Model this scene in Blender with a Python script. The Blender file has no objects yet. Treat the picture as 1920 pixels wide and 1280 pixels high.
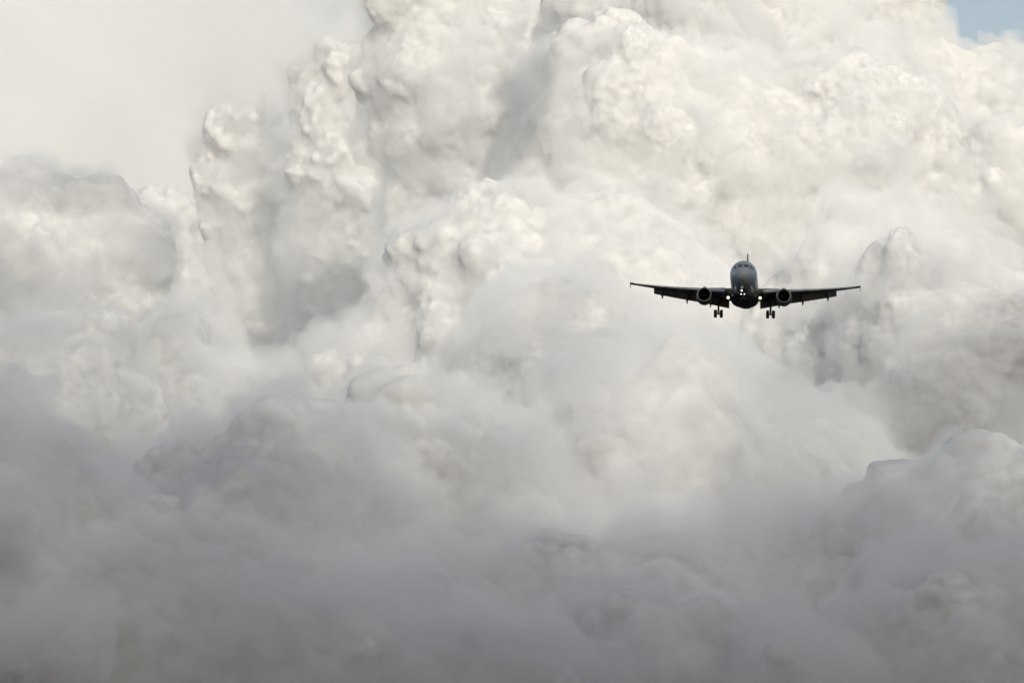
import bpy, bmesh, math
import numpy as np
from mathutils import Vector, Matrix

sc = bpy.context.scene
COL = sc.collection

# ------------------------------------------------------------------ camera
HFOV = math.radians(9.0)
FPX = 960 / math.tan(HFOV / 2)
PITCH = math.radians(5.5)
EYE = 1.7
cam = bpy.data.cameras.new('camera')
cam_ob = bpy.data.objects.new('camera', cam)
COL.objects.link(cam_ob)
cam.sensor_width = 36
cam.lens = 18 / math.tan(HFOV / 2)
cam.clip_start = 0.5
cam.clip_end = 300000
cam_ob.location = (0, 0, EYE)
cam_ob.rotation_euler = (math.pi / 2 + PITCH, 0, 0)
sc.camera = cam_ob

# ------------------------------------------------------------------ light
SUN_EL = math.radians(23)
SUN_AZ = math.radians(169)          # clockwise from the view direction
world = bpy.data.worlds.new('World')
sc.world = world
world.use_nodes = True
wnt = world.node_tree
bg = wnt.nodes['Background']
sky = wnt.nodes.new('ShaderNodeTexSky')
sky.sky_type = 'NISHITA'
sky.sun_disc = False
sky.sun_elevation = SUN_EL
sky.sun_rotation = SUN_AZ
sky.dust_density = 2.0
sky.ozone_density = 1.5
sky.air_density = 1.0
wnt.links.new(sky.outputs[0], bg.inputs[0])
bg.inputs[1].default_value = 0.088
sun = bpy.data.lights.new('sun', 'SUN')
sun.energy = 3.3
sun.angle = math.radians(0.5)
sun.color = (1.0, 0.94, 0.80)
sun_ob = bpy.data.objects.new('sun', sun)
COL.objects.link(sun_ob)
SUN_DIR = Vector((math.sin(SUN_AZ) * math.cos(SUN_EL), math.cos(SUN_AZ) * math.cos(SUN_EL), math.sin(SUN_EL)))
sun_ob.rotation_euler = SUN_DIR.to_track_quat('Z', 'Y').to_euler()

sc.view_settings.view_transform = 'Standard'
sc.view_settings.look = 'None'
sc.view_settings.gamma = 1
sc.view_settings.exposure = 0.13
cy = sc.cycles
cy.max_bounces = 16
cy.volume_bounces = 16
cy.diffuse_bounces = 8
cy.glossy_bounces = 4
cy.transparent_max_bounces = 96
cy.use_denoising = True
cy.use_adaptive_sampling = True
cy.adaptive_threshold = 0.025
cy.adaptive_min_samples = 24


def at(px, py, dist):
    """Point at a distance along the view through a place in the picture."""
    x = (px - 960) / FPX
    z = (640 - py) / FPX
    c, s = math.cos(PITCH), math.sin(PITCH)
    return np.array([x * dist, (c - s * z) * dist, (s + c * z) * dist + EYE])


# ------------------------------------------------------------------ materials
def principled(name, col, rough=0.5, metal=0.0, coat=0.0, noise=0.0, nscale=3.0):
    m = bpy.data.materials.new(name)
    m.use_nodes = True
    nt = m.node_tree
    b = nt.nodes['Principled BSDF']
    b.inputs['Base Color'].default_value = (*col, 1)
    b.inputs['Roughness'].default_value = rough
    b.inputs['Metallic'].default_value = metal
    b.inputs['Coat Weight'].default_value = coat
    if noise:
        tc = nt.nodes.new('ShaderNodeTexCoord')
        n = nt.nodes.new('ShaderNodeTexNoise')
        n.inputs['Scale'].default_value = nscale
        n.inputs['Detail'].default_value = 6
        r = nt.nodes.new('ShaderNodeValToRGB')
        lo = [c * (1 - noise) for c in col]
        hi = [min(1, c * (1 + noise)) for c in col]
        r.color_ramp.elements[0].color = (*lo, 1)
        r.color_ramp.elements[0].position = .3
        r.color_ramp.elements[1].color = (*hi, 1)
        r.color_ramp.elements[1].position = .7
        nt.links.new(tc.outputs['Object'], n.inputs['Vector'])
        nt.links.new(n.outputs['Fac'], r.inputs['Fac'])
        nt.links.new(r.outputs['Color'], b.inputs['Base Color'])
    return m


def emitter(name, col, strength):
    m = bpy.data.materials.new(name)
    m.use_nodes = True
    nt = m.node_tree
    b = nt.nodes['Principled BSDF']
    b.inputs['Base Color'].default_value = (.8, .8, .8, 1)
    b.inputs['Emission Color'].default_value = (*col, 1)
    b.inputs['Emission Strength'].default_value = strength
    m.cycles.emission_sampling = 'NONE'
    return m


def cloud_material(name, density, aniso=0.2, col=(1, 1, 1)):
    m = bpy.data.materials.new(name)
    m.use_nodes = True
    nt = m.node_tree
    nt.nodes.clear()
    out = nt.nodes.new('ShaderNodeOutputMaterial')
    v = nt.nodes.new('ShaderNodeVolumeScatter')
    v.inputs['Density'].default_value = density
    v.inputs['Anisotropy'].default_value = aniso
    v.inputs['Color'].default_value = (*col, 1)
    nt.links.new(v.outputs[0], out.inputs['Volume'])
    return m


def cumulus_material(name, depth, col=(.585, .585, .585)):
    """Dense bright cloud core: light wanders some metres under its skin before it leaves."""
    m = bpy.data.materials.new(name)
    m.use_nodes = True
    b = m.node_tree.nodes['Principled BSDF']
    b.subsurface_method = 'RANDOM_WALK'
    b.inputs['Base Color'].default_value = (*col, 1)
    b.inputs['Roughness'].default_value = 1
    b.inputs['Specular IOR Level'].default_value = 0
    b.inputs['Subsurface Weight'].default_value = 1
    b.inputs['Subsurface Radius'].default_value = (1, 1, 1)
    b.inputs['Subsurface Scale'].default_value = depth
    b.inputs['Subsurface Anisotropy'].default_value = .2
    return m


# ------------------------------------------------------------------ ground
def ground():
    bm = bmesh.new()
    bmesh.ops.create_circle(bm, cap_ends=True, cap_tris=True, segments=96, radius=60000)
    me = bpy.data.meshes.new('ground')
    bm.to_mesh(me)
    bm.free()
    me.materials.append(principled('grass_ground', (.022, .024, .022), .95, noise=.35, nscale=.004))
    o = bpy.data.objects.new('ground', me)
    COL.objects.link(o)
    o['kind'] = 'structure'


ground()


# ------------------------------------------------------------------ clouds
def hash3(i, j, k, seed):
    h = i * np.uint32(73856093) ^ j * np.uint32(19349663) ^ k * np.uint32(83492791) ^ np.uint32(seed * 2654435761 & 0xffffffff)
    h = (h ^ (h >> np.uint32(15))) * np.uint32(2246822519)
    h = (h ^ (h >> np.uint32(13))) * np.uint32(3266489917)
    return h ^ (h >> np.uint32(16))


def cells(p):
    b = np.floor(p).astype(np.int32)
    f = (p - b).astype(np.float32)
    return [b[:, k] for k in range(3)], [np.ascontiguousarray(f[:, k]) for k in range(3)]


def u32(b, a):
    return (b + np.int32(a)).view(np.uint32)


def worley(p, seed):
    """Squared distance to the nearest random cell point."""
    b, f = cells(p)
    d1 = np.full(len(p), 9, np.float32)
    q = np.float32(1 / 1023)
    for a in (-1, 0, 1):
        i = u32(b[0], a)
        for bb in (-1, 0, 1):
            j = u32(b[1], bb)
            for c in (-1, 0, 1):
                h = hash3(i, j, u32(b[2], c), seed)
                dx = (h & np.uint32(1023)).astype(np.float32) * q + (np.float32(a) - f[0])
                dy = ((h >> np.uint32(10)) & np.uint32(1023)).astype(np.float32) * q + (np.float32(bb) - f[1])
                dz = ((h >> np.uint32(20)) & np.uint32(1023)).astype(np.float32) * q + (np.float32(c) - f[2])
                np.minimum(d1, dx * dx + dy * dy + dz * dz, out=d1)
    return d1


def vnoise(p, seed):
    """Smooth value noise in -1..1."""
    b, f = cells(p)
    f = [t * t * (3 - 2 * t) for t in f]
    r = np.zeros(len(p), np.float32)
    for a in (0, 1):
        wa = f[0] if a else 1 - f[0]
        for bb in (0, 1):
            wb = wa * (f[1] if bb else 1 - f[1])
            for c in (0, 1):
                h = (hash3(u32(b[0], a), u32(b[1], bb), u32(b[2], c), seed) & np.uint32(0xffff)).astype(np.float32) * np.float32(1 / 32767.5) - 1
                r += h * wb * (f[2] if c else 1 - f[2])
    return r


def remesh(me, vox):
    o = bpy.data.objects.new('cloud_work', me)
    COL.objects.link(o)
    m = o.modifiers.new('remesh', 'REMESH')
    m.mode = 'VOXEL'
    m.voxel_size = vox
    dg = bpy.context.evaluated_depsgraph_get()
    n = bpy.data.meshes.new_from_object(o.evaluated_get(dg))
    bpy.data.objects.remove(o)
    bpy.data.meshes.remove(me)
    return n


def displace(me, lam, amp, seed, kind):
    n = len(me.vertices)
    v = np.empty(n * 3, np.float32)
    me.vertices.foreach_get('co', v)
    v = v.reshape(-1, 3)
    nn = np.empty(n * 3, np.float32)
    me.vertex_normals.foreach_get('vector', nn)
    nn = nn.reshape(-1, 3)
    q = v / lam
    if kind == 'b':      # billows: rounded heads with creases between them
        warp = np.stack([vnoise(q * .9 + 17 * k, seed + 50 + k) for k in (1, 2, 3)], 1) * .35
        w = np.clip(1 - worley(q + warp, seed) * 1.5, -.4, 1) - .5
        mod = np.maximum(.58 + .9 * vnoise(q * .37, seed + 99), .05)      # calm and lively patches
        v = v + nn * (w * mod * amp)[:, None]
    else:                # wisps: torn smooth noise pushed in every direction
        w = np.stack([vnoise(q + 31 * k, seed + k) + .5 * vnoise(q * 2.1 + 7 * k, seed + 7 + k) for k in (1, 2, 3)], 1)
        v = v + w * amp
    me.vertices.foreach_set('co', v.ravel())
    me.update()


BILLOW = [(240, 34, 16, 'w'), (150, 46, 12, 'b'), (75, 26, 8, 'b'), (42, 14, 4.8, 'b'), (24, 7.5, 3.4, 'b'), (13, 3.5, 2.8, 'b')]
SOFT = [(300, 60, 18, 'w'), (180, 58, 14, 'b'), (120, 30, 12, 'w'), (85, 34, 8, 'b'), (46, 18, 5, 'b'), (26, 9, 3.8, 'b')]
FRINGE = [(120, 26, 12, 'w'), (70, 26, 9, 'b'), (45, 24, 7, 'w'), (26, 16, 5.5, 'w')]
VEIL = [(700, 110, 60, 'w'), (300, 50, 40, 'w')]
RAGGED = [(150, 40, 10, 'w'), (80, 28, 7, 'b'), (45, 20, 6, 'w'), (30, 14, 4.5, 'b'), (18, 6, 3.6, 'b')]


def edge_distance(pts, poly):
    """Signed distance of points to a closed outline, positive inside."""
    a = np.array(poly, float)
    b = np.roll(a, -1, 0)
    d = np.full(len(pts), 1e9)
    inside = np.zeros(len(pts), bool)
    for p, q in zip(a, b):
        e = q - p
        t = np.clip(((pts - p) @ e) / (e @ e), 0, 1)
        d = np.minimum(d, np.hypot(*(pts - p - t[:, None] * e).T))
        cond = (p[1] > pts[:, 1]) != (q[1] > pts[:, 1])
        with np.errstate(divide='ignore', invalid='ignore'):
            xi = p[0] + (pts[:, 1] - p[1]) * e[0] / (e[1] if e[1] else 1e-9)
        inside ^= cond & (pts[:, 0] < xi)
    return np.where(inside, d, -d)


def heap(poly, rmax, seed, rmin=9, depth=1.0, n=6000):
    """Heap of rounded heads that fills an outline and bulges out of it towards the viewer."""
    rng = np.random.default_rng(seed)
    a = np.array(poly, float)
    pts = rng.uniform(a.min(0), a.max(0), (n, 2))
    d = edge_distance(pts, poly)
    keep = d > rmin
    pts, d = pts[keep], d[keep]
    r = np.minimum(d, rmax) * rng.uniform(.75, 1.0, len(d))
    r[rng.random(len(r)) < .25] *= .6
    order = np.argsort(-r)
    free = np.ones(len(r), bool)
    out = []
    for i in order:
        if not free[i]:
            continue
        bulge = -depth * .9 * min(d[i], 170) * rng.uniform(.6, 1.15)
        out.append((pts[i, 0], pts[i, 1], bulge, r[i]))
        free &= ((pts - pts[i]) ** 2).sum(1) >= (.62 * r[i]) ** 2
    return out


def finish(name, label, me, mat, kind=None):
    me.name = name
    me.polygons.foreach_set('use_smooth', np.ones(len(me.polygons), bool))
    me.materials.clear()
    me.materials.append(mat)
    n = len(me.vertices)
    v = np.empty(n * 3, np.float32)
    me.vertices.foreach_get('co', v)
    v = v.reshape(-1, 3)
    base = np.array([(v[:, 0].min() + v[:, 0].max()) / 2, (v[:, 1].min() + v[:, 1].max()) / 2, v[:, 2].min()])
    me.vertices.foreach_set('co', (v - base).astype(np.float32).ravel())
    me.update()
    o = bpy.data.objects.new(name, me)
    o.location = base
    COL.objects.link(o)
    if label:
        o['label'] = label
        o['category'] = 'cloud'
        o['group'] = 'clouds filling the sky'
    if kind:
        o['kind'] = kind
    return o


def ball(level):
    bm = bmesh.new()
    bmesh.ops.create_icosphere(bm, subdivisions=level, radius=1)
    v = np.array([x.co[:] for x in bm.verts])
    f = np.array([[x.index for x in y.verts] for y in bm.faces])
    bm.free()
    return v, f


BALL = {2: ball(2), 3: ball(3)}


def balls(name, items):
    """One mesh of many stretched balls: items are (centre, radii, level)."""
    V, Fc, n = [], [], 0
    for c, r, lv in items:
        v, f = BALL[lv]
        V.append(v * np.array(r) + np.array(c))
        Fc.append(f + n)
        n += len(v)
    V, Fc = np.concatenate(V), np.concatenate(Fc)
    me = bpy.data.meshes.new(name)
    me.from_pydata(V, [], Fc)
    me.update()
    return me


def cloud(name, label, dist, blobs, mat, octs=None, vox=3.5, seed=1, scale=1.0, kind=None, grow=1.0):
    items = []
    for b in blobs:
        px, py, dd, r = b[:4]
        ry = b[4] if len(b) > 4 else r        # half height
        rd = b[5] if len(b) > 5 else r        # half depth
        k = (dist + dd) / FPX * grow
        items.append((at(px, py, dist + dd), (r * k, rd * k, ry * k), 3 if r > 30 else 2))
    me = balls(name, items)
    for i, (lam, amp, vx, k) in enumerate(octs or BILLOW):
        me = remesh(me, vx * scale)
        displace(me, lam * scale, amp * scale, seed * 10 + i, k)
    return finish(name, label, remesh(me, vox), mat, kind)


M_CRISP = cumulus_material('dense_cloud', 36)
M_PUFF = cumulus_material('small_puff_vapour', 45)
M_MID = cumulus_material('cloud_vapour', 30)
M_SOFT = cumulus_material('soft_cloud', 40)
M_FRINGE = cloud_material('cloud_fringe', .017, -.1)
M_WISP = cloud_material('thin_fringe', .013, -.1)
M_BREATH = cloud_material('low_fringe', .0125, -.1)


def heaped(label, dist, poly, rmax, seed, mat=None, octs=None, vox=2.8, scale=.85, fringe=26, rmin=14, name='cumulus_cloud', depth=1.0, grow=0):
    """A cloud heap with a thinner torn fringe of vapour round it."""
    blobs = [(x, y, d, r + grow) for x, y, d, r in heap(poly, rmax, seed, rmin, depth)]
    o = cloud(name, label, dist, blobs, mat or M_MID, octs, vox, seed, scale)
    if mat is M_CRISP:
        fringe = 24
    if fringe:
        k = dist / FPX
        f = cloud('cloud_fringe', None, dist, [(x, y, d, r + fringe / k) for x, y, d, r in blobs], M_WISP if mat is M_PUFF else M_BREATH if mat is M_SOFT else M_FRINGE, FRINGE, 5.5, seed + 300, 1.0)
        f.parent = o
        f.location = f.location - o.location
    return o


cloud('sheet_cloud', 'smooth pale grey sheet of cloud behind the puffs at upper left', 24000,
      [(-60, 300, 0, 820, 1500, 300)], cloud_material('thin_veil', .0022, -.1), [(600, 190, 60, 'w'), (260, 110, 40, 'w')], 34, 3, 1.0)
cloud('cirrus_sheet', 'thin blue grey film of high cloud in the gap and the upper right corner', 27000,
      [(420, 500, 0, 1180, 1000, 200)], cloud_material('thin_film', .0014), VEIL, 40, 36, 1.2)
for dist, cy_, hd, tau in ((12800, 330, 130, .34), (11750, 520, 180, .16), (10150, 900, 160, .22), (9450, 1000, 120, .15)):  # added haze sheets between the cloud layers, to lift darks and soften contrast
    cloud('haze_veil', None, dist, [(960 + dx, cy_ + dy, 0, 900, 650, hd) for dx, dy in ((-700, 0), (700, 40), (0, -30))],
          cloud_material('haze', tau / (hd * 2 * dist / FPX), -.1), [(600, 60, 45, 'w')], 40, 60, 1.0, 'stuff')

heaped('bright ragged cloud bank beside the patch of blue sky', 15500,
       [(1590, -60), (1765, -60), (1772, 30), (1775, 60), (1795, 95), (1820, 105), (1835, 75), (1865, 62), (1885, 85), (1925, 112), (2050, 160), (2050, 700), (1600, 700), (1500, 300)], 70, 4, M_CRISP, scale=1.0, vox=4)
heaped('smooth bright dome of cloud behind the towering cloud', 14000,
       [(1020, -80), (1590, -60), (1610, 15), (1645, 45), (1680, 75), (1692, 125), (1700, 160), (1760, 240), (1800, 400), (1100, 400), (1020, 200)], 110, 5, M_CRISP, scale=1.1, vox=4)
heaped('bright dome of cloud just above the top of the towering cloud', 13300,
       [(1200, -60), (1370, -60), (1405, 20), (1440, 60), (1455, 110), (1440, 250), (1220, 250), (1180, 100)], 90, 25, M_CRISP, vox=4, scale=1.0)
heaped('bright lumpy cloud bank left of the towering cloud', 14700,
       [(640, -60), (1090, -60), (1090, 700), (740, 700), (715, 420), (735, 345), (715, 290), (688, 235), (670, 200), (655, 150), (662, 105), (700, 60), (705, 25)], 65, 6, M_CRISP, vox=3.4)
# hollow at left centre: hazy billows of cloud before the pale sheet, joined below
heaped('dim hazy bank filling the grey hollow behind the ragged columns', 16800,
       [(430, 330), (480, 300), (560, 330), (600, 260), (680, 230), (760, 240), (800, 420), (820, 950), (330, 950), (380, 560), (420, 430)], 70, 41, M_PUFF, RAGGED, 4.5, 1.2, 45, 14, depth=.6)
heaped('pale hazy cloud column with a small round head before the pale sheet', 16300,
       [(385, 195), (420, 160), (450, 150), (490, 155), (515, 190), (510, 250), (530, 320), (560, 380), (580, 450), (620, 560), (660, 950), (340, 950), (380, 600), (395, 430), (375, 330), (390, 250)], 46, 27, M_PUFF, RAGGED, 3.8, 1.0, 34, 10, depth=.6, grow=3)
heaped('hazy ragged cloud column leaning on the lumpy bank left of the tower', 16000,
       [(510, 310), (525, 265), (560, 245), (535, 180), (538, 130), (590, 110), (600, 80), (650, 65), (760, 60), (780, 250), (790, 350), (790, 460), (800, 950), (540, 950), (550, 480), (560, 400), (530, 350)], 50, 8, M_PUFF, RAGGED, 3.8, 1.0, 34, 10, depth=.6, grow=3)

heaped('towering cauliflower cloud with a grey left flank above the airliner', 12200,
       [(930, 335), (945, 270), (955, 205), (985, 140), (1000, 120), (1030, 85), (1062, 58), (1100, 55), (1108, 30), (1130, 22), (1160, 25), (1168, 42), (1200, 45), (1212, 65), (1250, 68), (1290, 92),
        (1318, 105), (1345, 92), (1395, 88), (1425, 98), (1450, 128), (1480, 130), (1495, 115), (1540, 118), (1560, 103), (1590, 110), (1605, 100), (1640, 108), (1658, 125), (1655, 138), (1700, 150),
        (1745, 170), (1785, 205), (1788, 225), (1812, 250), (1830, 330), (1900, 500), (1950, 900), (1000, 900), (900, 450)], 60, 9, M_CRISP, vox=2.5, scale=.85)
heaped('low rounded cloud at the right edge under the bright bank', 12700,
       [(1820, 255), (1845, 230), (1880, 232), (1895, 240), (1910, 228), (2010, 240), (2010, 700), (1850, 700), (1780, 400)], 50, 31, M_CRISP, vox=3.6, scale=.8)
heaped('bright strip of cloud showing behind the grey left lump', 11900,
       [(262, 380), (300, 370), (345, 348), (360, 370), (365, 420), (385, 470), (395, 520), (420, 580), (450, 640), (475, 690), (500, 950), (100, 950), (200, 500)], 50, 10, M_CRISP, scale=.7)
heaped('broad rising cloud with a crisp left edge at mid picture', 11400,
       [(565, 715), (560, 690), (595, 650), (640, 640), (690, 605), (715, 590), (735, 530), (728, 480), (745, 445), (775, 425), (805, 418), (835, 395), (860, 365), (905, 345), (940, 345), (1000, 350),
        (1080, 360), (1150, 345), (1165, 375), (1230, 405), (1262, 430), (1295, 418), (1312, 440), (1315, 470), (1320, 490), (1370, 500), (1420, 540), (1500, 620), (1560, 1100), (500, 1100), (540, 800)], 62, 13)
heaped('grey heaped cloud right of the airliner', 11250,
       [(1450, 530), (1480, 490), (1500, 450), (1530, 420), (1545, 380), (1565, 358), (1600, 362), (1610, 385), (1640, 368), (1690, 378), (1700, 410), (1740, 412), (1800, 440), (1850, 455), (1870, 500),
        (1920, 520), (2020, 560), (2020, 1000), (1400, 1000), (1400, 640)], 62, 15)
heaped('rounded grey cloud before the heaped cloud at the right edge', 11000,
       [(1590, 520), (1620, 470), (1680, 440), (1740, 460), (1800, 480), (1850, 530), (1900, 560), (2020, 640), (2020, 1000), (1560, 1000), (1560, 640)], 55, 45)
heaped('grey rounded lump of cloud at the left edge', 10900,
       [(-80, 300), (0, 312), (40, 322), (60, 345), (100, 352), (125, 345), (160, 352), (190, 333), (215, 345), (245, 372), (262, 400), (300, 398), (318, 400), (330, 450), (340, 492), (322, 530),
        (300, 565), (290, 640), (300, 950), (-80, 950)], 60, 11)
heaped('grey shaded cloud lump directly left of the airliner', 10950,
       [(955, 560), (985, 520), (1020, 500), (1060, 512), (1090, 520), (1130, 515), (1160, 540), (1200, 560), (1260, 600), (1330, 680), (1450, 1000), (780, 1000), (830, 700), (880, 610)], 60, 14)
heaped('small dome shaped cloud just right of and below the grey left lump', 10650,
       [(285, 600), (300, 580), (335, 567), (370, 575), (395, 600), (405, 650), (420, 680), (450, 675), (500, 680), (545, 690), (570, 720), (620, 800), (650, 1000), (150, 1000), (255, 660)], 55, 12, scale=.75)
heaped('pale cloud heap at the left edge under the grey lump', 10500,
       [(-80, 620), (30, 610), (100, 600), (180, 590), (230, 610), (255, 680), (300, 750), (330, 1000), (-80, 1000)], 55, 32, scale=.8)
heaped('grey cloud shoulder sloping down right of the cream mass', 10600,
       [(1355, 690), (1400, 690), (1440, 695), (1460, 740), (1530, 750), (1580, 740), (1600, 790), (1640, 880), (1720, 920), (1800, 1000), (1850, 1250), (1250, 1250), (1300, 900)], 65, 33, M_SOFT, SOFT, 3.8, .8, 52)
heaped('glowing cream cloud mass beneath the airliner', 10350,
       [(1010, 760), (1060, 700), (1130, 690), (1180, 650), (1250, 640), (1340, 660), (1370, 700), (1360, 760), (1400, 830), (1440, 880), (1460, 950), (1500, 1150), (950, 1150), (1000, 880)], 60, 16, M_SOFT, SOFT, 3.8, .75, 52)
heaped('dull cream cloud swell left of the cream mass', 10150,
       [(600, 800), (640, 770), (720, 745), (800, 760), (900, 790), (980, 825), (1010, 900), (1060, 1000), (1080, 1200), (560, 1200)], 60, 42, M_SOFT, SOFT, 3.8, .8, 52)
heaped('dim grey cloud mass across the lower right corner', 10000,
       [(880, 1060), (1000, 1000), (1100, 1010), (1250, 990), (1450, 1010), (1570, 960), (1700, 930), (1800, 880), (1900, 870), (2030, 830), (2030, 1750), (860, 1750)], 80, 17, M_SOFT, SOFT, 4.4, 1.0, 56, name='stratus_cloud')
heaped('dark slate coloured cloud hump in the lower left', 9900,
       [(230, 930), (290, 870), (360, 825), (450, 810), (520, 775), (600, 795), (690, 855), (720, 890), (760, 1000), (800, 1250), (180, 1250)], 65, 43, M_SOFT, SOFT, 3.8, .9, 52)
heaped('dark blue grey cloud mass across the lower left corner', 9700,
       [(-180, 780), (0, 775), (60, 800), (120, 870), (200, 960), (350, 1010), (500, 1040), (640, 1090), (760, 1100), (900, 1180), (1100, 1230), (1400, 1330), (1500, 1750), (-180, 1750)], 80, 18, M_SOFT, SOFT, 4.4, 1.0, 56, name='stratus_cloud')
heaped('grey blue cloud swell at the bottom edge right of centre', 9750,
       [(1560, 1180), (1640, 1120), (1720, 1060), (1800, 1080), (1900, 1040), (2030, 1020), (2030, 1750), (1480, 1750)], 70, 44, M_SOFT, SOFT, 4.2, .9, 52)
heaped('dim grey swell at the bottom edge left of the small pale puff', 9800,
       [(1080, 1150), (1180, 1090), (1300, 1110), (1400, 1180), (1450, 1300), (1450, 1700), (1030, 1700)], 70, 46, M_SOFT, SOFT, 4.2, .9, 52)
heaped('dim grey swell low in the middle between the two dark masses', 9850,
       [(690, 1090), (790, 1030), (900, 1060), (970, 1130), (1000, 1700), (640, 1700)], 60, 47, M_SOFT, SOFT, 4.2, .9, 52)
heaped('small pale puff at the bottom edge, right of the middle', 9600,
       [(1430, 1330), (1445, 1190), (1475, 1150), (1510, 1190), (1530, 1240), (1570, 1250), (1600, 1330)], 40, 34, M_SOFT, SOFT, 3.6, .5, 52)
heaped('small pale puff in the bottom left corner', 9500,
       [(20, 1270), (40, 1200), (90, 1180), (150, 1165), (190, 1180), (190, 1300), (40, 1330)], 36, 35, M_SOFT, SOFT, 3.6, .5, 52)


# unseen cloud layer, added to shade the airliner and the foot of the clouds
DECK_Z = 1900


def under_sun(p):
    """The place in the added shade layer that the sun shines through on its way to a point."""
    p = Vector(p)
    return p + SUN_DIR * ((DECK_Z - p.z) / SUN_DIR.z)


def shade_deck():
    rng = np.random.default_rng(5)
    k = 1 / math.tan(SUN_EL)
    items = []

    def puff(x, y, rx, ry, rz, z=0):
        items.append(((x, y, DECK_Z + z), (rx, ry, rz), 3))

    # gaps left to put sun on chosen patches of the lower clouds: picture place and size
    gaps = ((1260, 780, 210, 130), (1280, 900, 110, 80), (870, 830, 110, 70), (30, 1010, 90, 90), (1500, 1230, 90, 100), (110, 1190, 110, 60), (1640, 880, 110, 70), (1130, 930, 80, 100), (600, 1200, 120, 60), (1860, 1010, 80, 70))
    # thin ragged edge of the added layer: rows are (picture height shaded, distance of the shaded cloud, half thickness)
    for py, dist, rz in ((600, 11100, 9), (650, 11000, 13), (700, 10950, 18), (750, 10800, 19), (800, 10650, 22), (850, 10500, 26), (760, 10300, 15), (810, 10300, 17), (860, 10250, 32), (910, 10200, 34), (960, 10150, 46), (800, 9950, 20), (860, 9950, 28), (920, 9950, 45),
                         (800, 9700, 30), (860, 9650, 50), (920, 9650, 80), (980, 9650, 120), (1040, 9650, 135), (1100, 9650, 130), (1160, 9650, 120), (1220, 9650, 120), (1280, 9650, 120), (1360, 9650, 120), (1440, 9650, 160), (1540, 9650, 200), (1640, 9650, 200)):
        for px in range(-200, 2200, 100):
            qx, qy = px + rng.uniform(-40, 40), py + rng.uniform(-20, 20)
            c = under_sun(at(qx, qy, dist))
            h = min(((qx - g[0]) / g[2]) ** 2 + ((qy - g[1]) / g[3]) ** 2 for g in gaps)
            t = rng.uniform(.75, 1.25)
            if h < 1:
                t *= .15 + .7 * h
            puff(c.x, c.y, 95, 60 * k, rz * t)
    for px, py, dist, rx, ry, rz in ((330, 1010, 9700, 220, 70, 240), (500, 1050, 9700, 170, 80, 240), (1700, 1120, 9650, 230, 90, 200), (50, 830, 9700, 110, 70, 130), (1540, 680, 10900, 130, 90, 95), (1900, 720, 11000, 150, 130, 60), (420, 1000, 9600, 230, 80, 150), (1800, 830, 10900, 220, 110, 120), (1050, 620, 10750, 150, 70, 40),
                                     (130, 360, 10850, 200, 45, 75), (300, 470, 10850, 50, 80, 60), (120, 590, 10700, 200, 50, 50), (345, 590, 10600, 60, 40, 40), (960, 250, 12150, 60, 140, 70), (985, 140, 12150, 40, 60, 40), (1480, 1020, 10100, 200, 90, 130), (620, 930, 9900, 120, 60, 50), (1720, 500, 10900, 180, 70, 24)):
        c = under_sun(at(px, py, dist))
        puff(c.x, c.y, rx * .85, ry * k * .8, rz)  # extra unseen puffs, each aimed to shade one chosen patch of cloud
    me = remesh(balls('shade_deck_edge', items), 13)
    displace(me, 220, 10, 77, 'w')
    displace(me, 90, 7, 78, 'w')
    finish('shade_deck_edge', None, remesh(me, 13), cloud_material('shade_deck_edge_vapour', .0042, .5), 'structure')

    # thick unseen cover, added to keep sun and sky light off airliner and clouds
    items.clear()
    c = under_sun(at(1393, 540, 950))
    for ix in range(-2, 3):
        for iy in range(-2, 3):
            puff(c.x + ix * 800 + rng.uniform(-200, 200), c.y + iy * 800 + rng.uniform(-200, 200), 800, 750, 240, rng.uniform(-50, 50))
    ymax = under_sun(at(960, 1420, 9650)).y - 400
    for x in range(-2400, 3600, 600):
        y = ymax
        while y > -4800:
            puff(x + rng.uniform(-150, 150), y + rng.uniform(-150, 150), 480, 480, 110, rng.uniform(-40, 40))
            y -= 600
    me = remesh(balls('shade_deck_cover', items), 45)
    displace(me, 260, 40, 79, 'w')
    finish('shade_deck_cover', None, me, cloud_material('shade_deck_vapour', .02, .4, (.98, .98, .98)), 'structure')


shade_deck()


# ------------------------------------------------------------------ airliner
# local axes: nose at the origin looking along -Y, +X is the wing at picture right, +Z up
PAINT = principled('white_paint_sky_tint', (.58, .66, .79), .36, 0, .25, noise=.04, nscale=.6)  # white paint with the blue of the reflected sky put into its colour
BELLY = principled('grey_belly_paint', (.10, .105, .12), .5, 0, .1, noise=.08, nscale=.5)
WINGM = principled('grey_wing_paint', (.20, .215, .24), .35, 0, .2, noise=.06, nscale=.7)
SLATM = principled('slat_sky_tint', (.70, .76, .88), .5, .1, noise=.04, nscale=.8)  # slat grey, lightened and blued in its colour for the sky light on it
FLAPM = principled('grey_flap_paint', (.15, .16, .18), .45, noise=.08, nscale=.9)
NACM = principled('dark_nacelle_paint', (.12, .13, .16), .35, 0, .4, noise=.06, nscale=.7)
LIPM = principled('polished_inlet_lip', (.72, .75, .80), .38, .5)
FANM = principled('dark_fan_titanium', (.02, .02, .025), .5, .5)
DARKM = principled('inlet_liner', (.03, .03, .035), .6)
SPINM = principled('spinner_paint', (.03, .03, .035), .5)
GLASSM = principled('cockpit_glass', (.008, .010, .014), .06, 0, 1.0)
GEARM = principled('gear_steel', (.09, .095, .105), .4, .5, noise=.1, nscale=4)
TYREM = principled('tyre_rubber', (.018, .018, .02), .8, noise=.15, nscale=6)
RIMM = principled('wheel_rim_metal', (.30, .31, .33), .4, .8)
FINM = principled('tail_fin_paint', (.28, .24, .27), .35, 0, .3)
TIPM = principled('dark_wingtip_paint', (.05, .06, .09), .4)
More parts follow.
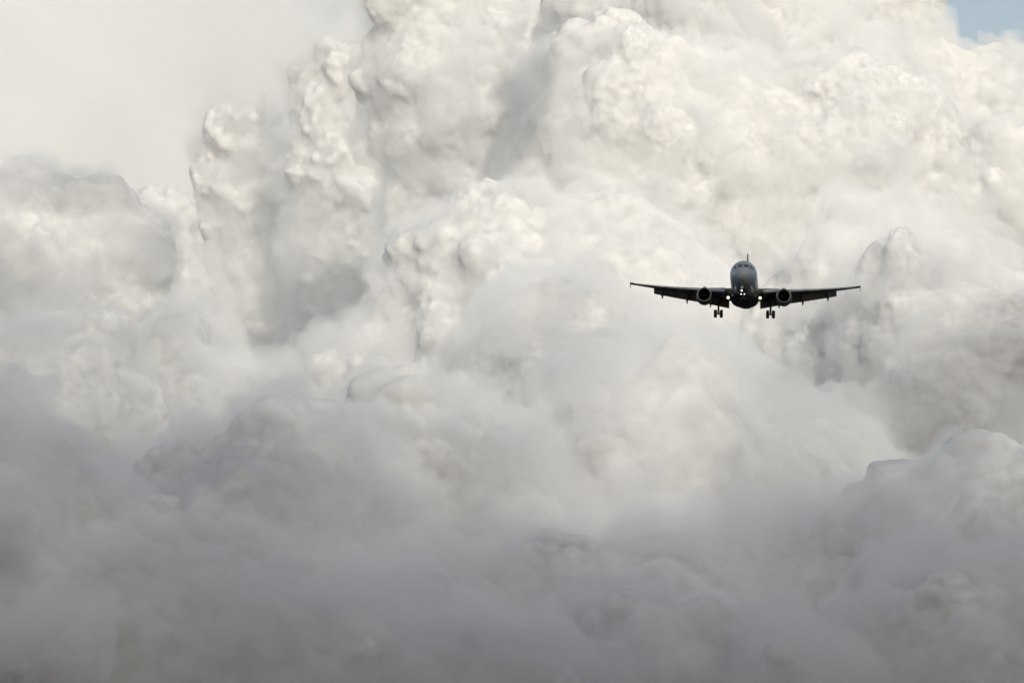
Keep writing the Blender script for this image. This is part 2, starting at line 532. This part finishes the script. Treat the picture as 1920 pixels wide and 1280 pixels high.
PROBEM = principled('dark_probe_metal', (.08, .08, .09), .4, .6)
LANDM = emitter('lit_landing_lamp', (1.0, .80, .52), 2.6)
TAXIM = emitter('lit_taxi_lamp', (1.0, .97, .92), 1.8)


def link(name, bm, mat, parent, smooth=True, mats=None):
    bmesh.ops.recalc_face_normals(bm, faces=bm.faces)
    me = bpy.data.meshes.new(name)
    bm.to_mesh(me)
    bm.free()
    if smooth:
        me.polygons.foreach_set('use_smooth', [True] * len(me.polygons))
    for mm in (mats or [mat]):
        me.materials.append(mm)
    o = bpy.data.objects.new(name, me)
    COL.objects.link(o)
    o.parent = parent
    return o


def loft(bm, rings, cap=True):
    """Skin closed rings of equal length."""
    vs = [[bm.verts.new(p) for p in r] for r in rings]
    n = len(vs[0])
    for a, b in zip(vs, vs[1:]):
        for i in range(n):
            bm.faces.new((a[i], a[(i + 1) % n], b[(i + 1) % n], b[i]))
    if cap:
        bm.faces.new(vs[0][::-1])
        bm.faces.new(vs[-1])
    return vs


def rod(bm, a, b, r0, r1=None, seg=12):
    a, b = Vector(a), Vector(b)
    r1 = r0 if r1 is None else r1
    q = (b - a).to_track_quat('Z', 'Y')
    rings = []
    for p, r in ((a, r0), (b, r1)):
        rings.append([p + q @ Vector((r * math.cos(t), r * math.sin(t), 0)) for t in [2 * math.pi * k / seg for k in range(seg)]])
    loft(bm, rings)


def lathe(bm, prof, centre, axis='Y', seg=40, squash=None):
    """Closed profile of (along, radius) pairs turned about an axis through the centre."""
    cx, cy_, cz = centre
    rows = []
    for (a, r) in prof:
        row = []
        for k in range(seg):
            t = 2 * math.pi * k / seg
            if axis == 'Y':
                p = (cx + r * math.cos(t), cy_ + a, cz + r * math.sin(t))
            else:
                p = (cx + a, cy_ + r * math.cos(t), cz + r * math.sin(t))
            row.append(bm.verts.new(p))
        rows.append(row)
    for i in range(len(rows) - 1):
        A, B = rows[i], rows[i + 1]
        for k in range(seg):
            bm.faces.new((A[k], A[(k + 1) % seg], B[(k + 1) % seg], B[k]))
    return rows


FUS = [  # y, half width, top, bottom
    (0.0, .03, -.42, -.48), (.05, .24, -.20, -.70), (.12, .38, -.07, -.83), (.3, .62, .13, -1.05), (.6, .88, .36, -1.27), (1.0, 1.12, .57, -1.46), (1.5, 1.34, .78, -1.63),
    (2.0, 1.52, 1.06, -1.76), (2.6, 1.68, 1.42, -1.87), (3.2, 1.80, 1.69, -1.95), (4.0, 1.90, 1.90, -2.02),
    (5.0, 1.955, 2.02, -2.06), (6.2, 1.975, 2.07, -2.07), (9, 1.975, 2.07, -2.07), (14, 1.975, 2.07, -2.07), (20, 1.975, 2.07, -2.07), (23.5, 1.975, 2.07, -2.02),
    (26, 1.88, 2.06, -1.68), (28.5, 1.65, 2.04, -1.16), (31, 1.25, 1.98, -.52), (33.5, .80, 1.84, .10), (35.5, .48, 1.62, .55), (37.0, .22, 1.36, .85), (37.5, .12, 1.25, .95)]


def fus_at(y):
    ys = [f[0] for f in FUS]
    return [float(np.interp(y, ys, [f[k] for f in FUS])) for k in (1, 2, 3)]


def fus_top(x, z):
    """Where a line along Y at (x, z) meets the nose."""
    lo, hi = 0.0, 8.0
    for _ in range(40):
        m = (lo + hi) / 2
        w, t, b = fus_at(m)
        c, h = (t + b) / 2, (t - b) / 2
        inside = (x / w) ** 2 + ((z - c) / h) ** 2 < 1
        if inside:
            hi = m
        else:
            lo = m
    return hi


def airfoil(le, chord, thick, twist=0.0, n=14, camber=.02, droop=0.0):
    """Section in the YZ plane at leading edge point le, closed loop."""
    pts = []
    cs = [(.5 * (1 - math.cos(math.pi * k / n))) for k in range(n + 1)]
    up, lo = [], []
    for c in cs:
        t = 5 * thick * (.2969 * math.sqrt(c) - .126 * c - .3516 * c * c + .2843 * c ** 3 - .1036 * c ** 4)
        m = camber * 4 * c * (1 - c)
        up.append((c, m + t))
        lo.append((c, m - t))
    loop = up[::-1] + lo[1:-1]
    ct, st = math.cos(twist), math.sin(twist)
    for c, z in loop:
        y, zz = c * chord, z * chord
        pts.append(Vector((le[0], le[1] + y * ct + zz * st, le[2] - y * st + zz * ct)))
    return pts


def wing_le(s):
    """Leading edge point of the right wing at span station s (m from the centreline)."""
    y = 11.9 + (s - 1.975) * math.tan(math.radians(27.3))
    z = -1.13 + (s - 1.975) * math.tan(math.radians(5.1)) + .75 * max(0, (s - 3) / 14) ** 2
    return (s, y, z)


def wing_chord(s):
    te_in = 18.55
    if s < 6.4:
        return te_in - wing_le(s)[1]
    c_k = te_in - wing_le(6.4)[1]
    return c_k + (1.55 - c_k) * (s - 6.4) / (16.8 - 6.4)


def flip(p, sx):
    return Vector((p[0] * sx, p[1], p[2]))


plane = bpy.data.objects.new('airliner', None)
COL.objects.link(plane)
plane['label'] = 'twin engine jet airliner coming in to land with landing lights on and wheels down'
plane['category'] = 'airplane'

# fuselage
bm = bmesh.new()
NS = 56
ys = sorted(set([f[0] for f in FUS] + [.02, .2, .45, .8, 1.25, 1.75, 2.3, 2.9, 3.6, 4.5]))
rings = []
for y in ys:
    w, t, b = fus_at(y)
    c, h = (t + b) / 2, (t - b) / 2
    rings.append([Vector((w * math.cos(2 * math.pi * k / NS), y, c + h * math.sin(2 * math.pi * k / NS))) for k in range(NS)])
loft(bm, rings)
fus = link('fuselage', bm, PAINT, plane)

# belly fairing
bm = bmesh.new()
BF = [(10.2, .5, -1.6, -2.0), (11.0, 1.3, -1.2, -2.15), (12.0, 1.85, -.95, -2.27), (13.5, 2.02, -.85, -2.33), (16, 2.04, -.85, -2.34), (18.5, 2.0, -.9, -2.32), (20, 1.85, -1.0, -2.27), (21.5, 1.5, -1.2, -2.18), (22.6, .7, -1.6, -2.02)]
rings = []
for (y, w, t, b) in BF:
    c, h = (t + b) / 2, (t - b) / 2
    r = []
    for k in range(NS):
        a = 2 * math.pi * k / NS
        ca, sa = math.cos(a), math.sin(a)
        r.append(Vector((w * math.copysign(abs(ca) ** .62, ca), y, c + h * math.copysign(abs(sa) ** .8, sa))))
    rings.append(r)
loft(bm, rings)
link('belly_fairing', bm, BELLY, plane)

# cockpit windows, laid on the nose as curved panes
def pane(corners, n=6, off=.012):
    bm = bmesh.new()
    g = []
    for i in range(n + 1):
        row = []
        for j in range(n + 1):
            u, v = i / n, j / n
            a = Vector(corners[0]).lerp(Vector(corners[1]), u)
            b = Vector(corners[3]).lerp(Vector(corners[2]), u)
            p = a.lerp(b, v)
            row.append(p)
        g.append(row)
    out, inn = [], []
    for row in g:
        ro, ri = [], []
        for p in row:
            y = fus_top(p[0], p[1])
            w, t, b = fus_at(y)
            c, h = (t + b) / 2, (t - b) / 2
            nrm = Vector((p[0] / w ** 2, -.25, (p[1] - c) / h ** 2)).normalized()
            q = Vector((p[0], y, p[1]))
            ro.append(bm.verts.new(q + nrm * off))
            ri.append(bm.verts.new(q - nrm * .03))
        out.append(ro)
        inn.append(ri)
    for i in range(n):
        for j in range(n):
            bm.faces.new((out[i][j], out[i + 1][j], out[i + 1][j + 1], out[i][j + 1]))
            bm.faces.new((inn[i][j], inn[i][j + 1], inn[i + 1][j + 1], inn[i + 1][j]))
    for k in range(n):
        bm.faces.new((out[k][0], inn[k][0], inn[k + 1][0], out[k + 1][0]))
        bm.faces.new((out[k][n], out[k + 1][n], inn[k + 1][n], inn[k][n]))
        bm.faces.new((out[0][k], out[0][k + 1], inn[0][k + 1], inn[0][k]))
        bm.faces.new((out[n][k], inn[n][k], inn[n][k + 1], out[n][k + 1]))
    return bm


for sx in (1, -1):
    link('cockpit_window', pane([(sx * .09, .52), (sx * .84, .50), (sx * .78, 1.02), (sx * .09, 1.06)]), GLASSM, plane)
    link('cockpit_window', pane([(sx * .98, .50), (sx * 1.50, .38), (sx * 1.26, .80), (sx * .92, 1.00)]), GLASSM, plane)
# side cabin probes and aerial
for sx in (1, -1):
    bm = bmesh.new()
    rod(bm, (sx * 1.62, 2.5, -.25), (sx * 1.74, 2.42, -.27), .025)
    rod(bm, (sx * 1.74, 2.46, -.27), (sx * 1.74, 2.16, -.27), .02)
    link('pitot_probe', bm, PROBEM, plane)
bm = bmesh.new()
loft(bm, [airfoil((0, 6.2, 2.05), .45, .1), airfoil((0, 6.4, 2.42), .25, .1)])
for v in bm.verts:   # stand the blade upright
    d = v.co.z - (2.05 if v.co.z < 2.2 else 2.42)
    v.co.x += d
    v.co.z -= d
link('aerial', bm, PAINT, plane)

# wings
for sx in (1, -1):
    wing_bm = bmesh.new()
    st = [1.2, 1.975, 3, 4.5, 6.4, 8.5, 10.5, 12.5, 14.5, 16.0, 16.8]
    rings = []
    for s in st:
        th = np.interp(s, [2, 6.4, 16.8], [.150, .122, .105])
        tw = np.interp(s, [2, 6.4, 16.8], [math.radians(3.5), math.radians(2), math.radians(-.5)])
        rings.append([flip(p, sx) for p in airfoil(wing_le(s), wing_chord(s), th, tw)])
    loft(wing_bm, rings)
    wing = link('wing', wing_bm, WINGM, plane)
    # slats pushed forward and down
    for s0, s1 in ((2.75, 5.15), (6.45, 9.0), (9.04, 11.6), (11.64, 14.1), (14.14, 16.1)):
        b = bmesh.new()
        rr = []
        for s in np.linspace(s0, s1, 4):
            le = wing_le(s)
            ch = wing_chord(s)
            sc_ = .17 * ch if s > 6 else .13 * ch
            hh = np.interp(s, [2, 6.4, 16.8], [.150, .122, .105]) * ch
            loop = [(-.55, -.62), (-.72, -.35), (-.70, -.05), (-.52, .24), (-.15, .48), (.35, .66), (.95, .74), (.95, .70), (.35, .48), (-.1, .30), (-.36, .05), (-.45, -.25), (-.42, -.55)]
            rr.append([flip((s, le[1] + a * sc_, le[2] - .03 * ch * 0 + z * hh * .72 - .02), sx) for a, z in loop])
        loft(b, rr)
        link('slat', b, SLATM, wing)
    # flaps, fully lowered
    for s0, s1 in ((2.25, 6.3), (6.36, 13.35)):
        b = bmesh.new()
        rr = []
        for s in np.linspace(s0, s1, 5):
            le = wing_le(s)
            ch = wing_chord(s)
            y0 = le[1] + ch * .86
            z0 = le[2] - ch * math.sin(np.interp(s, [2, 6.4, 16.8], [.061, .035, -.009])) - .03 - .004 * ch
            fc = np.interp(s, [2.2, 6.4, 13.4], [2.05, 1.75, 1.2])
            rr.append([flip(p, sx) for p in airfoil((s, y0, z0), fc, .13, math.radians(33), 10, .03)])
        loft(b, rr)
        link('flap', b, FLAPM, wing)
    # flap track fairings
    for s, L in ((5.0, 3.0), (8.45, 2.9), (12.1, 2.3)):
        b = bmesh.new()
        le = wing_le(s)
        ch = wing_chord(s)
        y1 = le[1] + ch * (.62 if s > 5.5 else .70)
        z1 = le[2] - .09 * ch - .05
        rr = []
        for u in np.linspace(0, 1, 9):
            yy = y1 + u * L
            drop = .05 + .95 * u ** 1.7 * L * .33
            ww = .19 * math.sin(math.pi * min(.97, max(.06, u ** .8 * .9 + .05))) ** .6 + .015
            hh = ww * 1.7
            rr.append([Vector((sx * s + ww * math.cos(t), yy, z1 - drop + hh * math.sin(t))) for t in [2 * math.pi * k / 14 for k in range(14)]])
        loft(b, rr)
        link('flap_track_fairing', b, FLAPM, wing)
    # wing tip fence
    b = bmesh.new()
    le = wing_le(16.8)
    pr = [(.15, .02), (1.15, .36), (1.75, .42), (1.60, 0), (1.80, -.52), (1.30, -.46)]
    rings = []
    for dx in (-.02, .05):
        rings.append([flip((16.8 + dx, le[1] + a, le[2] + z), sx) for a, z in pr])
    loft(b, rings)
    link('wingtip_fence', b, TIPM, wing, smooth=False)
    b = bmesh.new()
    rr = []
    for s in (16.12, 16.5, 16.82):
        le = wing_le(s)
        ch = wing_chord(s)
        rr.append([flip((p[0], le[1] - .02 + (p[1] - le[1]) * 1.02, le[2] + (p[2] - le[2]) * 1.1), sx) for p in airfoil(le, ch * .3, .3)])
    loft(b, rr)
    link('navigation_light_cover', b, TIPM, wing)

# engines
for sx in (1, -1):
    ex, ey, ez = sx * 5.75, 10.75, -1.98
    b = bmesh.new()
    prof = [(.16, 1.02), (.5, 1.12), (1.0, 1.18), (1.8, 1.2), (2.6, 1.13), (3.3, .98), (3.35, .90), (2.9, .86), (1.4, .83), (1.0, .86), (.5, .86), (.16, .90)]
    lathe(b, prof, (ex, ey, ez))
    for v in b.verts:      # flattened underside, drooped towards the tail
        v.co.z -= (v.co.y - ey) * .035
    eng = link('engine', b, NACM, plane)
    b = bmesh.new()
    prof = [(.165, 1.022), (.06, .985), (0, .945), (.05, .91), (.165, .897)]
    rows = lathe(b, prof, (ex, ey, ez))
    for k in range(40):
        b.faces.new((rows[-1][k], rows[-1][(k + 1) % 40], rows[0][(k + 1) % 40], rows[0][k]))
    link('inlet_lip', b, LIPM, eng)
    b = bmesh.new()
    lathe(b, [(.0, .02), (.10, .14), (.35, .30), (.40, .02)], (ex, ey + .75, ez))
    link('spinner', b, SPINM, eng)
    b = bmesh.new()
    for k in range(36):
        t = 2 * math.pi * k / 36
        e1 = Vector((math.cos(t), 0, math.sin(t)))
        e2 = Vector((-math.sin(t), 0, math.cos(t)))
        c = Vector((ex, ey + 1.1, ez))
        pts = []
        for r, wd, tw in ((.28, .035, .10), (.85, .06, .07)):
            pts.append([c + e1 * r - e2 * wd - Vector((0, tw, 0)), c + e1 * r + e2 * wd + Vector((0, tw, 0)), c + e1 * r + e2 * wd + Vector((0, tw + .015, 0)), c + e1 * r - e2 * wd + Vector((0, -tw + .015, 0))])
        loft(b, pts)
    rod(b, (ex, ey + 1.35, ez), (ex, ey + 1.5, ez), .85, .85, 40)
    link('fan', b, FANM, eng, smooth=False)
    b = bmesh.new()
    lathe(b, [(0, .68), (1.0, .60), (1.7, .42), (1.72, .36), (0, .36)], (ex, ey + 3.0, ez - .11))
    link('exhaust_nozzle', b, FANM, eng)
    # pylon
    b = bmesh.new()
    rr = []
    for y, zt, zb, w in ((ey + 1.2, ez + 1.22, ez + 1.1, .06), (ey + 2.0, ez + 1.45, ez + 1.0, .2), (ey + 3.2, ez + 1.55, ez + .7, .22), (ey + 5.0, ez + 1.3, ez + .6, .18), (ey + 6.4, ez + 1.1, ez + .8, .05)):
        rr.append([Vector((ex - w, y, zb)), Vector((ex + w, y, zb)), Vector((ex + w, y, zt)), Vector((ex - w, y, zt))])
    loft(b, rr)
    link('pylon', b, NACM, eng, smooth=False)

# tail
b = bmesh.new()
rr = []
for z, y0, ch in ((1.6, 29.2, 6.0), (2.3, 30.2, 5.3), (5.0, 32.8, 3.7), (8.05, 35.4, 2.15), (8.2, 35.7, 1.8)):
    sec = airfoil((0, y0, 0), ch, .095, 0, 12, 0)
    rr.append([Vector((p[2], p[1], z)) for p in sec])
loft(b, rr)
link('tail_fin', b, FINM, plane)
for sx in (1, -1):
    b = bmesh.new()
    rr = []
    for s in (.3, 3.0, 6.2):
        sec = airfoil((s, 31.6 + s * math.tan(math.radians(32)), .75 + s * .105), 4.0 - (4.0 - 1.4) * s / 6.2, .10, math.radians(-1), 12, 0)
        rr.append([flip(p, sx) for p in sec])
    loft(b, rr)
    link('tailplane', b, WINGM, plane)


# landing gear
def wheel(parent, x, y, z, r, w):
    b = bmesh.new()
    h = w / 2
    prof = [(-h * .9, r * .55), (-h, r * .72), (-h * .92, r * .9), (-h * .6, r * .985), (0, r), (h * .6, r * .985), (h * .92, r * .9), (h, r * .72), (h * .9, r * .55), (-h * .9, r * .55)]
    lathe(b, prof, (x, y, z), 'X', 32)
    t = link('tyre', b, TYREM, parent)
    b = bmesh.new()
    lathe(b, [(-h * .8, .02), (-h * .8, r * .3), (-h * .86, r * .53), (h * .86, r * .53), (h * .8, r * .3), (h * .8, .02)], (x, y, z), 'X', 24)
    link('wheel_hub', b, RIMM, parent)
    return t


for sx in (1, -1):
    gx, gy = sx * 3.80, 17.7
    g = bmesh.new()
    rod(g, (gx, gy, -1.0), (gx, gy, -2.55), .24, .21)
    rod(g, (gx, gy, -2.5), (gx, gy, -3.84), .15)
    rod(g, (gx - .46, gy, -3.74), (gx + .46, gy, -3.74), .11)
    rod(g, (gx, gy, -2.45), (gx - sx * .95, gy - .05, -1.2), .095)
    rod(g, (gx, gy + .15, -2.5), (gx, gy + .38, -3.0), .04)
    rod(g, (gx, gy + .38, -3.0), (gx, gy + .12, -3.65), .04)
    rod(g, (gx - .16, gy, -1.9), (gx + .16, gy, -2.1), .10)
    gear = link('main_landing_gear', g, GEARM, plane)
    for dx in (-.43, .43):
        wheel(gear, gx + dx, gy, -3.72, .59, .46)
    d = bmesh.new()
    rr = []
    for xx in (gx + sx * .22, gx + sx * .25):
        rr.append([Vector((xx, gy - .38, -1.2)), Vector((xx, gy + .38, -1.2)), Vector((xx, gy + .30, -2.5)), Vector((xx, gy - .30, -2.5))])
    loft(d, rr)
    link('gear_door', d, BELLY, gear, smooth=False)

g = bmesh.new()
rod(g, (0, 5.07, -1.8), (0, 5.0, -2.9), .11, .09)
rod(g, (0, 5.0, -2.85), (0, 4.98, -3.6), .06)
rod(g, (-.27, 4.98, -3.56), (.27, 4.98, -3.56), .055)
rod(g, (0, 5.0, -2.75), (0, 6.4, -2.0), .05)
rod(g, (-.3, 4.95, -2.72), (.3, 4.95, -2.72), .035)
gear = link('nose_landing_gear', g, GEARM, plane)
for dx in (-.25, .25):
    wheel(gear, dx, 4.98, -3.56, .38, .22)
for sx in (1, -1):
    d = bmesh.new()
    rr = []
    for xx in (sx * .52, sx * .55):
        rr.append([Vector((xx, 4.4, -1.95)), Vector((xx, 6.6, -1.98)), Vector((xx + sx * .03, 6.5, -2.7)), Vector((xx + sx * .03, 4.5, -2.6))])
    loft(d, rr)
    link('gear_door', d, BELLY, gear, smooth=False)


def lamp(name, x, y, z, r, mat, parent, shell=True):
    b = bmesh.new()
    lathe(b, [(0, .005), (.01, r * .5), (.03, r * .92), (.04, r)], (x, y, z), 'Y', 20)
    o = link(name, b, mat, parent)
    b = bmesh.new()
    lathe(b, [(.02, r * 1.02), (.02, r * 1.16), (.12, r * 1.1), (.2, r * .5), (.21, .01)], (x, y, z), 'Y', 20)
    link('lamp_housing', b, GEARM, o)
    return o


for sx in (1, -1):
    lamp('landing_light', sx * 2.32, 12.7, -2.1, .20, LANDM, plane)
lamp('taxi_light', -.22, 4.72, -2.3, .13, TAXIM, gear)
lamp('turnoff_light', -.30, 4.78, -2.82, .085, TAXIM, gear)
lamp('turnoff_light', .18, 4.78, -2.82, .085, TAXIM, gear)

# the airliner in the air: 960 m out, nose a little up, rolled and yawed as it flies
PLANE_D = FPX / 13.1
anchor = Vector(at(1393, 505, PLANE_D))
plane.location = anchor
plane.rotation_mode = 'XYZ'
plane.rotation_euler = (-math.radians(3.1), math.radians(1.15), -math.radians(1.0 + 2.0))
